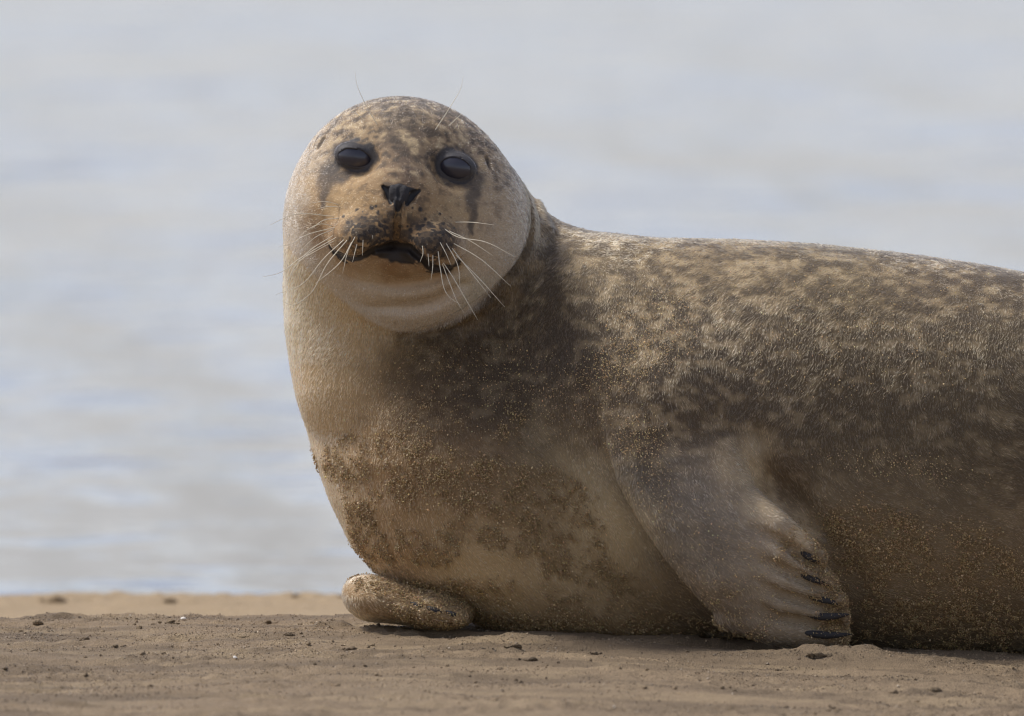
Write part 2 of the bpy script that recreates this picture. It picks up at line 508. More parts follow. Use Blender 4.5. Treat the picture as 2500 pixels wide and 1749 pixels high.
def _shoulder(d, p):
    X, D, Q = p[:, 0], p[:, 1], p[:, 2]
    d = smin(d, ell(p, m(1640, 1010, -250), (190, 180, 190), 0), 90)
    # crease in front of and behind the fore flipper
    d = smax(d, -chain(p, [m(*q) for q in ((1850, 1080, -440), (1868, 1180, -425), (1950, 1260, -435), (2030, 1350, -440), (2090, 1450, -420), (2100, 1540, -380))], [20, 44, 42, 38, 38, 36]), 50)
    d = smax(d, -chain(p, [m(*q) for q in ((1452, 1060, -430), (1478, 1180, -425), (1540, 1300, -425), (1630, 1420, -410), (1740, 1530, -380))], [8, 22, 28, 34, 40]), 60)
    # fold of skin at the rear of the shoulder
    d = smin(d, chain(p, [m(*q) for q in ((1800, 1040, -395), (1838, 1110, -400), (1856, 1190, -385))], [26, 24, 14]), 26)
    # fore flipper: a rounded slab with five toes
    Dc = flip_depth(Q)
    h = np.interp(Q, [900, 1100, 1400, 1600], [70, 62, 46, 38])
    e2 = poly2(X, Q, FLIP) + h
    w = np.abs(D - Dc)
    fl = np.minimum(np.maximum(e2, w), 0) + np.sqrt(np.maximum(e2, 0) ** 2 + w ** 2) - h
    toe = None
    for a_, b_, c_, ra, rb in TOES:
        e = chain(p, [m(*q_, flip_depth(q_[1]) - off) for q_, off in ((a_, 2), (b_, 32), (c_, 24))], [ra, ra, rb])
        toe = e if toe is None else smin(toe, e, 5)
    fl = smin(fl, toe, 12)
    for (a1, b1, c1, _, _), (a2, b2, c2, _, _) in zip(TOES[:-1], TOES[1:]):
        mid = [((q1[0] + q2[0]) / 2, (q1[1] + q2[1]) / 2) for q1, q2 in ((b1, b2), (c1, c2))]
        mid.insert(0, (mid[0][0] - 70, mid[0][1] - 35))
        fl = smax(fl, -chain(p, [m(*q_, flip_depth(q_[1]) - off) for q_, off in zip(mid, (58, 56, 44))], [4, 15, 17]), 12)
    return smin(d, fl, 16)

def _tucked(d, p):                                     # other fore flipper, tucked under the chest, seen end on
    A = m
    o = ell(p, A(945, 1468, -150), (108, 150, 50), 14)
    o = smin(o, ell(p, A(1060, 1490, -190), (92, 120, 44), 8), 26)
    o = smin(o, ell(p, A(900, 1462, -90), (56, 170, 48), 20), 30)
    for k, (px_, py_, rr) in enumerate(((985, 1490, 22), (1032, 1500, 24), (1082, 1506, 24), (1118, 1510, 20))):
        o = smin(o, ell(p, A(px_, py_, -280 - 4 * k), (rr, 34, rr * .7), 8), 18)
    return smin(d, o, 14)

def _hind(d, p):                                       # hind flippers and tail
    for sy in (-1, 1):
        o = ell(p, np.array([4130, -130 + sy * 95, 1520]), (260, 60, 62), 4)
        o = smin(o, ell(p, np.array([4330, -130 + sy * 130, 1535]), (150, 95, 34), 4), 40)
        d = smin(d, o, 50)
    return smin(d, ell(p, np.array([4080, -130, 1480]), (130, 50, 45), 20), 30)

COLLAR = []
def f_all(p, want=False):
    d = f_body(p)
    near = (p[:, 0] < 1400) & (p[:, 2] < 920) & (p[:, 1] < 320)
    h = np.full(len(p), 1e4)
    if near.any():
        h[near] = f_head(p[near])
    out = smin(d, h, 14 + 62 * sstep(1060, 860, p[:, 0]))
    if COLLAR:
        k = (p[:, 0] > 880) & (p[:, 0] < 1420) & (p[:, 2] > 430) & (p[:, 2] < 900) & (p[:, 1] < 260)
        if k.any():
            q = p[k]; o = out[k]
            o = smin(o, chain(q, COLLAR[1], [8, 24, 27, 26, 20, 6]), 18)
            out[k] = smax(o, -chain(q, COLLAR[0], [5, 12, 16, 16, 14, 9, 3]), 10)
    return (out, h - d) if want else out

def grad(p, e=1.5):
    f0 = f_all(p)
    g = np.stack([f_all(p + np.array(v, float) * e) - f0 for v in ((1, 0, 0), (0, 1, 0), (0, 0, 1))], -1) / e
    return f0, g

def project(p, it=4):
    for _ in range(it):
        f0, g = grad(p)
        n2_ = (g ** 2).sum(1)
        st = np.clip(f0 / np.maximum(n2_, 0.15), -8, 8)
        p = p - g * st[:, None]
    return p

def march(px_, py_, D0=-900, D1=500, step=3.0):
    """model point where the view through pixel (px, py) first meets the seal"""
    Ds = np.arange(D0, D1, step)
    f = f_all(np.array([m(px_, py_, d) for d in Ds]))
    i = np.argmax(f < 0) if (f < 0).any() else np.argmin(f)
    return m(px_, py_, Ds[i] - step * (f[i] / (f[i] - f[i - 1] + 1e-9)) if f[i] < 0 and i else Ds[i])

_cr = [march(*q) for q in ((1290, 478), (1299, 560), (1276, 635), (1222, 700), (1145, 757), (1065, 798), (975, 826))]
_ro = [march(*q) + np.array([0, 14, 0]) for q in ((1312, 500), (1327, 570), (1304, 655), (1248, 728), (1168, 790), (1080, 830))]
COLLAR = [np.array(_cr), np.array(_ro)]

def polygonise(f, lo, hi, h, block=8, slack=2.3):
    lo, hi = np.asarray(lo, float), np.asarray(hi, float)
    nb = np.ceil((hi - lo) / (h * block)).astype(int)
    n = nb * block + 1
    bc = np.stack(np.meshgrid(*[lo[k] + (np.arange(nb[k]) + .5) * h * block for k in range(3)], indexing='ij'), -1).reshape(-1, 3)
    fb = f(bc)
    act = np.abs(fb) < h * block * 0.87 * slack * 0.5 + h * 2
    F = np.repeat(np.repeat(np.repeat(np.sign(fb).reshape(nb), block, 0), block, 1), block, 2).astype(np.float32)
    F = np.pad(F, ((0, 1), (0, 1), (0, 1)), mode='edge')
    b3 = np.stack(np.unravel_index(np.nonzero(act)[0], nb), -1)
    loc = np.stack(np.meshgrid(*[np.arange(block + 1)] * 3, indexing='ij'), -1).reshape(-1, 3)
    for s in range(0, len(b3), 600):
        idx = (b3[s:s + 600, None] * block + loc[None]).reshape(-1, 3)
        F[idx[:, 0], idx[:, 1], idx[:, 2]] = f(lo + idx * h)
    neg = F < 0
    c = np.zeros(np.array(neg.shape) - 1, np.uint8)
    for dx in (0, 1):
        for dy in (0, 1):
            for dz in (0, 1):
                c += neg[dx:dx + c.shape[0], dy:dy + c.shape[1], dz:dz + c.shape[2]]
    cell = (c > 0) & (c < 8)
    vid = np.full(c.shape, -1, np.int64)
    ci = np.stack(np.nonzero(cell), -1)
    vid[cell] = np.arange(len(ci))
    V = lo + (ci + .5) * h
    faces = []
    for ax in range(3):
        u, v = (ax + 1) % 3, (ax + 2) % 3
        a = [slice(1, -1)] * 3; b = [slice(1, -1)] * 3
        a[ax] = slice(0, -1); b[ax] = slice(1, None)
        n0, n1 = neg[tuple(a)], neg[tuple(b)]
        for flip, mask in ((False, n0 & ~n1), (True, ~n0 & n1)):
            e = np.stack(np.nonzero(mask), -1)
            e[:, u] += 1; e[:, v] += 1
            q = []
            for du, dv in ((-1, -1), (0, -1), (0, 0), (-1, 0)):
                k = e.copy(); k[:, u] += du; k[:, v] += dv
                q.append(vid[k[:, 0], k[:, 1], k[:, 2]])
            q = np.stack(q, -1)
            faces.append(q[:, ::-1] if flip else q)
    return V, np.concatenate(faces)

def relax(V, F, it):
    for _ in range(it):
        acc = np.zeros_like(V); cnt = np.zeros(len(V))
        for k in range(4):
            for j in ((k + 1) % 4, (k + 3) % 4):
                for a in range(3):
                    acc[:, a] += np.bincount(F[:, k], V[F[:, j], a], len(V))
                cnt += np.bincount(F[:, k], minlength=len(V))
        V = acc / cnt[:, None]
    return V
# ------------------------------------------------------------------ coat colours and fur flow
def blend(px_, py_, pts, power=1.0):
    """smooth scattered interpolation; pts rows: x, y, sigma, values..."""
    P = np.asarray(pts, float)
    W = np.zeros(len(px_)); out = np.zeros((len(px_), P.shape[1] - 3))
    for r in P:
        d2 = (px_ - r[0]) ** 2 + (py_ - r[1]) ** 2
        w = np.exp(-d2 / (2 * r[2] ** 2)) + 1e-4 / (1 + d2 / 2500)
        W += w; out += w[:, None] * r[3:]
    return out / W[:, None]

def C(x, y, s, r, g, b, mot=0.0):
    return (x, y, s, *lin(r, g, b), mot)

K_ALB = 1.75
BODY_PTS = [
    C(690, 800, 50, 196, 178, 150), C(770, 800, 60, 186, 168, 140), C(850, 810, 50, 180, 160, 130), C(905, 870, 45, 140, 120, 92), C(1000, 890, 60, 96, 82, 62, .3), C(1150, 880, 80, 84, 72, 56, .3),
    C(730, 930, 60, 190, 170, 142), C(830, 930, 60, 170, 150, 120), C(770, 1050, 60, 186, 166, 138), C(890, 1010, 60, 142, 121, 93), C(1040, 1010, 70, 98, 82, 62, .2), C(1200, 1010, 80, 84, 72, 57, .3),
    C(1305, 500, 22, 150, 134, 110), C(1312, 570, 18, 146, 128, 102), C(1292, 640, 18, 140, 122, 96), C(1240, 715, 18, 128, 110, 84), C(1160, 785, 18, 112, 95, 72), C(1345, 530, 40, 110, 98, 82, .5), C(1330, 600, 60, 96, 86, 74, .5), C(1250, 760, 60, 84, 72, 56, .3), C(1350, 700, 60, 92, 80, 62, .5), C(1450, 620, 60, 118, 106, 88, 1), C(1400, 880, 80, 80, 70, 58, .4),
    C(1600, 620, 70, 138, 124, 102, 1), C(1600, 740, 80, 108, 96, 79, 1), C(1800, 620, 80, 142, 128, 105, 1), C(1800, 740, 90, 110, 98, 82, 1), C(2050, 660, 90, 128, 116, 96, 1), C(2300, 700, 100, 118, 106, 90, .9),
    C(2050, 830, 100, 102, 90, 72, .6), C(2350, 880, 100, 100, 88, 70, .5), C(1650, 880, 80, 102, 90, 74, .8), C(1850, 930, 80, 100, 88, 72, .6), C(2100, 1020, 110, 94, 82, 64, .35), C(2400, 1080, 110, 94, 82, 63, .3),
    C(1440, 1010, 60, 97, 82, 62, .3), C(1580, 1060, 60, 95, 82, 66, .6), C(1720, 1020, 60, 99, 85, 66, .5),
    C(1560, 1170, 45, 102, 95, 87, .3), C(1680, 1180, 60, 126, 117, 108, .3), C(1790, 1150, 36, 166, 152, 132, .1), C(1870, 1235, 26, 196, 180, 156), C(1950, 1300, 26, 190, 174, 150), C(1790, 1300, 70, 134, 125, 115, .2), C(1650, 1340, 60, 110, 101, 91, .3), C(1900, 1330, 45, 154, 141, 127, .1),
    C(1900, 1430, 70, 146, 134, 118, .1), C(1760, 1480, 60, 117, 105, 93, .3), C(1980, 1500, 60, 142, 130, 114), C(1880, 1550, 50, 125, 113, 98),
    C(1840, 1100, 26, 165, 152, 132), C(1848, 1165, 20, 200, 186, 164), C(1900, 1180, 45, 100, 84, 64, .2),
    C(810, 1180, 50, 190, 170, 142), C(860, 1290, 50, 180, 160, 132), C(960, 1180, 70, 140, 116, 86, .1), C(1150, 1150, 80, 128, 107, 80, .2), C(1340, 1110, 70, 131, 118, 96, .2), C(1440, 1190, 50, 160, 148, 126),
    C(1060, 1300, 90, 148, 129, 102), C(1300, 1300, 100, 148, 130, 104, .1), C(1500, 1330, 80, 165, 151, 126), C(1150, 1420, 90, 175, 159, 132), C(1400, 1440, 90, 169, 152, 125), C(1620, 1480, 80, 142, 125, 101), C(1400, 1530, 80, 131, 113, 90),
    C(950, 1380, 60, 148, 124, 96), C(870, 1460, 40, 140, 122, 98), C(950, 1450, 40, 122, 104, 80), C(980, 1495, 40, 132, 114, 90), C(1090, 1490, 40, 104, 86, 62),
    C(2120, 1230, 80, 118, 106, 88, .15), C(2300, 1230, 90, 109, 98, 81, .15), C(2200, 1370, 90, 134, 119, 98, .1), C(2400, 1370, 90, 128, 114, 94, .1), C(2250, 1500, 80, 130, 116, 96), C(2100, 1560, 80, 116, 104, 86), C(2450, 1560, 80, 116, 104, 86),
    C(2900, 900, 250, 100, 90, 76, .8), C(2900, 1450, 250, 118, 100, 78, .2), C(3800, 1300, 400, 105, 94, 80, .6)]
HEAD_PTS = [
    C(960, 255, 60, 136, 118, 92, 1), C(840, 290, 50, 123, 103, 79, 1), C(1090, 290, 60, 115, 98, 77, 1), C(985, 320, 45, 104, 86, 67, 1), C(985, 390, 36, 86, 68, 54, .9), C(980, 440, 30, 124, 100, 78, .7),
    C(890, 320, 30, 178, 146, 100, .6), C(1080, 330, 30, 172, 140, 98, .6), C(1180, 330, 40, 160, 136, 106, .8), C(775, 340, 35, 186, 160, 124, .5), C(745, 400, 30, 196, 174, 142, .2),
    C(930, 400, 24, 168, 138, 98, .4), C(1040, 390, 24, 150, 124, 90, .5), C(905, 440, 30, 176, 142, 96, .3), C(1070, 460, 30, 170, 138, 96, .3),
    C(1200, 420, 35, 178, 150, 112, .5), C(1245, 440, 35, 176, 156, 128, .6), C(1280, 500, 30, 196, 178, 150, .2), C(1210, 520, 45, 184, 158, 122, .3), C(1270, 600, 40, 208, 192, 166, .1), C(1200, 620, 50, 196, 176, 146, .1),
    C(760, 460, 26, 170, 136, 92, .3), C(720, 480, 24, 202, 182, 152), C(830, 500, 34, 182, 148, 100, .2), C(1110, 520, 34, 182, 152, 108, .2),
    C(780, 560, 26, 150, 112, 66, .2), C(715, 580, 30, 206, 186, 156), C(740, 660, 40, 200, 178, 146), C(800, 680, 40, 188, 162, 124), C(700, 720, 40, 206, 188, 160),
    C(975, 465, 22, 152, 122, 86, .4), C(900, 530, 30, 164, 130, 84, .3), C(1050, 540, 30, 160, 128, 86, .3), C(880, 580, 34, 142, 110, 70, .4), C(1060, 595, 34, 142, 110, 72, .4), C(970, 560, 24, 132, 102, 64, .4), C(1110, 600, 26, 166, 134, 92, .2),
    C(960, 650, 30, 124, 88, 48), C(860, 650, 24, 132, 98, 58), C(1060, 670, 24, 130, 96, 58), C(900, 690, 40, 172, 148, 114), C(1050, 700, 40, 180, 156, 122),
    C(930, 740, 40, 186, 168, 140), C(850, 740, 40, 190, 172, 144), C(1060, 750, 40, 200, 182, 156), C(960, 800, 40, 196, 180, 156), C(1150, 700, 40, 206, 190, 164), C(850, 820, 40, 184, 164, 134)]

SANDY = [  # patches of stuck sand: x, y, half width, half height, turn, strength
    (980, 1150, 200, 85, 8, 1.0), (1200, 1190, 220, 95, 12, 1.0), (900, 1260, 60, 130, -12, .8), (1330, 1260, 170, 70, 25, .75), (1110, 1310, 40, 95, 35, 1.0), (1240, 1325, 110, 34, 14, .9),
    (1400, 1380, 190, 60, 20, .7), (990, 1340, 110, 60, 10, .55), (1300, 1460, 300, 55, 4, .5), (1250, 1525, 160, 30, 3, .75), (1600, 1530, 300, 40, 3, .6), (1060, 1478, 110, 50, 8, 1.6), (930, 1440, 80, 26, 12, .8),
    (2230, 1370, 330, 110, 4, .8), (2150, 1270, 220, 70, 8, .55), (2300, 1500, 320, 90, 4, .65), (2025, 1440, 50, 150, -12, 1.0), (1850, 1500, 200, 60, 28, .35),
    (1010, 900, 160, 70, 10, .25), (1150, 1040, 260, 80, 5, .35)]
def sand_mask(px_, py_, M):
    v = np.zeros(len(px_))
    for x, y, a, b, r, st in SANDY:
        ca, sa = rot2(r)
        u, w = (px_ - x) * ca + (py_ - y) * sa, -(px_ - x) * sa + (py_ - y) * ca
        v = np.maximum(v, st * sstep(1.6, .2, np.hypot(u / a, w / b)))
    n = fbm(M, 52, 200, 5, .68)
    return sstep(.18, .80, v * (.42 + .95 * sstep(.34, .66, n)))

def eye_frame(px_, py_, e):
    ca, sa = rot2(e['roll'])
    u, v = px_ - e['c'][0], py_ - e['c'][1]
    return u * ca + v * sa, -u * sa + v * ca

def seg2(px_, py_, pts, rads):
    """>0 inside a tapering brush stroke, 1 on its axis"""
    best = np.full(len(px_), -9.0)
    for i in range(len(pts) - 1):
        a, b = np.array(pts[i], float), np.array(pts[i + 1], float)
        ab = b - a
        t = np.clip(((px_ - a[0]) * ab[0] + (py_ - a[1]) * ab[1]) / (ab @ ab), 0, 1)
        d = np.hypot(px_ - a[0] - t * ab[0], py_ - a[1] - t * ab[1])
        best = np.maximum(best, 1 - d / (rads[i] + (rads[i + 1] - rads[i]) * t))
    return best

DARK, PALE, BLACK = lin(66, 56, 46), lin(196, 172, 132), lin(42, 40, 42)
EYE_SKIN = lin(58, 57, 61)
def coat(M, headness):
    """colour, bareness (0 furred .. 1 bare black skin)"""
    px_, py_ = pix(M)
    W3 = M * np.array([1, 1, 1.5])
    wob = np.stack([noise(M, 34, 5), noise(M, 34, 6)], -1) * 36 - 18
    wob += np.stack([noise(M, 12, 7), noise(M, 12, 8)], -1) * 16 - 8
    qx, qy = px_ + wob[:, 0], py_ + wob[:, 1]
    b = blend(qx, qy, BODY_PTS); h = blend(qx, qy, HEAD_PTS)
    hm = sstep(4, -4, headness)[:, None]
    b[:, :3] = .40 * (b[:, :3] / .40) ** 1.34 * np.array([1.01, .985, .89])
    h[:, :3] *= np.array([.98, 1.0, 1.07])
    mix = b * (1 - hm) + h * hm
    c, mot = mix[:, :3] * K_ALB, mix[:, 3]
    # mottling: larger clouds on the back, small speckles on the head
    nb = fbm(M * np.array([1.15, 1.15, 1.7]), 36, 100, 4, .6); ns = fbm(W3, 23, 110, 3, .6)
    n = nb * (1 - hm[:, 0]) + (0.3 * nb + .7 * ns) * hm[:, 0]
    up = sstep(.52, .66, n) * mot; dn = sstep(.49, .36, n) * np.minimum(1.25, mot * (1 + .4 * hm[:, 0]))
    c = c * (1 - (.30 * sstep(700, 520, py_)[:, None]) * hm)
    up = up * (.5 + .25 * hm[:, 0])
    c = c * (1 - up[:, None]) + PALE * 1.4 * up[:, None]
    dn = dn * (.75 + .40 * hm[:, 0])
    c = c * (1 - .8 * np.minimum(1, dn[:, None])) + DARK * 1.4 * (.8 * np.minimum(1, dn[:, None]))
    sm_ = (sand_mask(px_, py_, M) * (1 - hm[:, 0]) * .36)[:, None]
    c = c * (1 - sm_) + lin(134, 107, 70) * 1.4 * sm_
    bare = np.zeros(len(M))
    hi = (hm[:, 0] > 0) & (M[:, 1] < -30)
    if hi.any():
        cc, bb, ee = face_marks(M[hi], px_[hi], py_[hi], wob[hi], hm[hi, 0])
        c[hi] = c[hi] * (1 - ee[:, None]) + EYE_SKIN * ee[:, None]
        c[hi] = c[hi] * (1 - cc[:, None]) + BLACK * .85 * cc[:, None]
        bare[hi] = bb
    lum = c.max(1, keepdims=True)
    c = c * np.where(lum > .66, (.66 + .35 * (lum - .66)) / np.maximum(lum, 1e-6), 1)
    return np.clip(c, 0.004, .76), bare


def face_marks(M, px_, py_, wob, hm):
    front = sstep(-40, -160, M[:, 1]) * hm
    bare = np.zeros(len(M)); blk = np.zeros(len(M)); eyeb = np.zeros(len(M))
    jx = px_ + (wob[:, 0]) * .45; jy = py_ + wob[:, 1] * .45
    for k, e in enumerate(EYES):
        u, v = eye_frame(jx, jy, e)
        r = np.sqrt((u / 58) ** 2 + ((v + 3) / 46) ** 2)
        eyeb = np.maximum(eyeb, .95 * sstep(1.10, .82, r))
        u, v = eye_frame(px_, py_, e)
        bare = np.maximum(bare, sstep(1.0, .86, np.sqrt((u / 50) ** 2 + ((v + 2) / 37) ** 2)))
    for pts, rr in ((((822, 392), (803, 425), (794, 458), (789, 510)), (24, 28, 20, 6)), (((1142, 420), (1164, 436), (1158, 470), (1152, 520), (1154, 575)), (20, 27, 24, 14, 6)), (((850, 428), (810, 440)), (15, 20)), (((1115, 445), (1150, 455)), (10, 16))):
        eyeb = np.maximum(eyeb, .72 * sstep(-.3, .7, seg2(jx, jy, pts, rr)))
    # lips and the dark gap of the mouth
    lip = sstep(0, .35, seg2(jx, jy, MOUTH, [4, 6, 8, 9, 11, 13, 13, 13, 12, 11, 10, 6]))
    lip = np.maximum(lip, sstep(.0, .25, seg2(jx, jy, ((915, 620), (955, 617), (1000, 624), (1015, 640)), (14, 24, 22, 8))))
    mb = np.maximum(sstep(.0, .3, seg2(px_, py_, MOUTH, [2, 3, 4, 5, 8, 9, 9, 9, 7, 6, 5, 2])), sstep(.0, .25, seg2(px_, py_, ((915, 620), (955, 617), (1000, 624), (1015, 640)), (10, 20, 18, 6))))
    blk = np.maximum(blk, lip * .95); bare = np.maximum(bare, mb)
    nose_r = np.maximum(seg2(px_, py_, ((945, 460), (975, 460), (1014, 467)), (5, 9, 5)), seg2(px_, py_, ((974, 466), (973, 488), (971, 512)), (17, 16, 7)))
    for q in NOSTRILS:
        nose_r = np.maximum(nose_r, seg2(px_, py_, q, (5, 8, 8, 5)))
    blk = np.maximum(blk, sstep(-.1, .15, nose_r)); bare = np.maximum(bare, sstep(.0, .2, nose_r))
    # whisker spots in rows on the pads
    sp = np.zeros(len(M))
    for x0, x1, y0, y1, sgn in ((838, 955, 512, 612, 1), (990, 1112, 520, 640, -1)):
        for row in range(6):
            for col_ in range(7):
                a = (col_ + .5 * (row % 2)) / 7
                xx = x0 + (x1 - x0) * a + 5 * math.sin(7.1 * row + 3.3 * col_)
                yy = y0 + (y1 - y0) * (row / 5) + sgn * 26 * (0.5 - a) + 4 * math.cos(5.3 * row + 2.1 * col_)
                rr = 5.5 + 2.5 * math.sin(3.7 * col_ + 1.9 * row)
                sp = np.maximum(sp, sstep(1.1, .5, np.hypot((px_ - xx), (py_ - yy) * 1.0) / rr))
    pd = np.maximum(sstep(1.25, .6, np.hypot((px_ - 900) / 72, (py_ - 572) / 52)), sstep(1.25, .6, np.hypot((px_ - 1048) / 74, (py_ - 592) / 62)))
    pd = np.maximum(pd, .8 * sstep(1.2, .6, np.hypot((px_ - 970) / 62, (py_ - 552) / 44)))
    dk = np.maximum(sstep(.44, .60, noise(M, 15, 77)) * .7, sstep(.46, .58, noise(M, 7, 79)) * .9) * pd
    blk = np.maximum(blk, np.maximum(sp * .9 * sstep(.25, .5, noise(M, 20, 78)), dk))
    for q in ('ear1', 'ear2'):
        ex, ey = pix(CARVE[q])
        blk = np.maximum(blk, .75 * sstep(.1, .8, seg2(px_, py_, list(zip(ex, ey)), (9, 6))))
    blk = blk * front; bare = bare * front
    return blk, bare, eyeb * front

FLOW_BODY = [  # x, y, sigma, direction in the picture (right, down)
    (700, 750, 70, -.35, 1), (850, 800, 80, -.3, 1), (730, 1000, 90, -.2, 1), (900, 1000, 90, -.1, 1), (1100, 950, 90, -.15, .9), (1300, 650, 70, -.2, 1), (1300, 900, 90, .2, 1), (820, 1200, 80, 0, 1), (1000, 1200, 90, .3, 1),
    (1250, 1200, 90, .65, .8), (1450, 1300, 90, .6, .8), (1150, 1400, 80, .6, .8), (1450, 1480, 90, .7, .7), (1400, 1050, 70, .5, .9), (1450, 600, 80, .5, 1), (1700, 620, 90, -.35, 1), (2000, 640, 100, -.4, 1), (2350, 700, 120, -.35, 1),
    (1600, 800, 90, .1, 1), (1900, 850, 100, -.35, 1), (2200, 900, 120, -.25, 1), (2200, 1080, 90, .3, 1), (1600, 1050, 70, .3, 1), (1700, 1200, 70, .5, .9), (1800, 1150, 40, .5, .9), (1850, 1350, 70, .9, .55), (1780, 1450, 70, .75, .65), (1970, 1440, 60, 1, .25), (1960, 1530, 60, 1, .05),
    (1980, 1200, 60, .7, .6), (2150, 1260, 80, 1, .15), (2350, 1300, 100, 1, .1), (2250, 1450, 100, 1, .2), (2700, 1200, 200, .8, .5), (900, 1470, 60, .8, .4), (1060, 1490, 60, .9, .1), (3500, 1200, 400, 1, .3)]
def flow(M, headness):
    px_, py_ = pix(M)
    b = blend(px_, py_, FLOW_BODY)
    dx, dy = px_ - 976, py_ - 478
    r = np.hypot(dx, dy) + 1e-6
    h = np.stack([dx / r, dy / r], -1)
    low = sstep(600, 760, py_)[:, None]
    h = h * (1 - low) + np.stack([.25 * h[:, 0] - .1, np.ones(len(r))], -1) * low
    hm = sstep(4, -4, headness)[:, None]
    f = b * (1 - hm) + h * hm
    a = (fbm(M, 90, 140, 3) - .5) * 1.0 + (noise(M, 14, 150) - .5) * .8
    ca, sa = np.cos(a), np.sin(a)
    f = np.stack([f[:, 0] * ca - f[:, 1] * sa, f[:, 0] * sa + f[:, 1] * ca], -1)
    back = sstep(-50, 150, M[:, 1]) * hm[:, 0]
    return np.stack([f[:, 0], back * .8 + .12, f[:, 1]], -1)

# ------------------------------------------------------------------ the seal: body mesh
H = float(os.environ.get('HH', 6.5))
V, F = polygonise(f_all, (660, -620, 200), (4520, 520, 1640), H)
V = project(relax(V, F, 2), 3)
F = F[:, ::-1]
bme = mesh_from('body', to_world(V), F)
# a finer net over the eyes, nose and mouth
fx, fy = pix(V)
near_face = (V[:, 1] < -120) & ((np.hypot(fx - 866, fy - 386) < 66) | (np.hypot(fx - 1112, fy - 411) < 66) | (np.hypot((fx - 968) / 190, (fy - 560) / 125) < 1))
bm = bmesh.new(); bm.from_mesh(bme); bm.verts.ensure_lookup_table()
ed = [e for e in bm.edges if near_face[e.verts[0].index] and near_face[e.verts[1].index]]
bmesh.ops.subdivide_edges(bm, edges=ed, cuts=2, use_grid_fill=True)
bm.to_mesh(bme); bm.free()
V2 = np.empty(len(bme.vertices) * 3, np.float32); bme.vertices.foreach_get('co', V2)
V2 = to_model(V2.reshape(-1, 3).astype(float))
V2[len(V):] = project(V2[len(V):], 3)
bme.vertices.foreach_set('co', to_world(V2).astype(np.float32).ravel())
bme.polygons.foreach_set('use_smooth', np.ones(len(bme.polygons), bool)); bme.update()
_, hd_ = f_all(V2, True)
colv, barev = coat(V2, hd_)
set_colour(bme, colv * (.70 + .15 * barev[:, None]))
ba = bme.attributes.new('bare', 'FLOAT', 'POINT'); ba.data.foreach_set('value', barev.astype(np.float32))
seal = add_obj('seal', None, label='spotted brown seal with pale throat propped up on damp sand', category='seal')
seal.location = (0.25, 0, 0)
bpy.context.view_layer.update()
body = add_obj('body', bme, seal, M_SKIN)

# ------------------------------------------------------------------ fur
def surface_points(n_want, dens):
    """random points on the body, dens = weight per face"""
    P = V[F]
    ar = 0.5 * (np.linalg.norm(np.cross(P[:, 1] - P[:, 0], P[:, 2] - P[:, 0]), axis=1) + np.linalg.norm(np.cross(P[:, 2] - P[:, 0], P[:, 3] - P[:, 0]), axis=1))
    w = ar * dens; cw = np.cumsum(w)
    i = np.searchsorted(cw, rng.random(n_want) * cw[-1])
    u, v = rng.random((2, n_want, 1))
    q = P[i]
    return (q[:, 0] * (1 - u) + q[:, 1] * u) * (1 - v) + (q[:, 3] * (1 - u) + q[:, 2] * u) * v

def normals(p):
    g = np.stack([f_all(p + np.array(v, float) * 2) - f_all(p - np.array(v, float) * 2) for v in ((1, 0, 0), (0, 1, 0), (0, 0, 1))], -1)
    return g / (np.linalg.norm(g, axis=1, keepdims=True) + 1e-9)

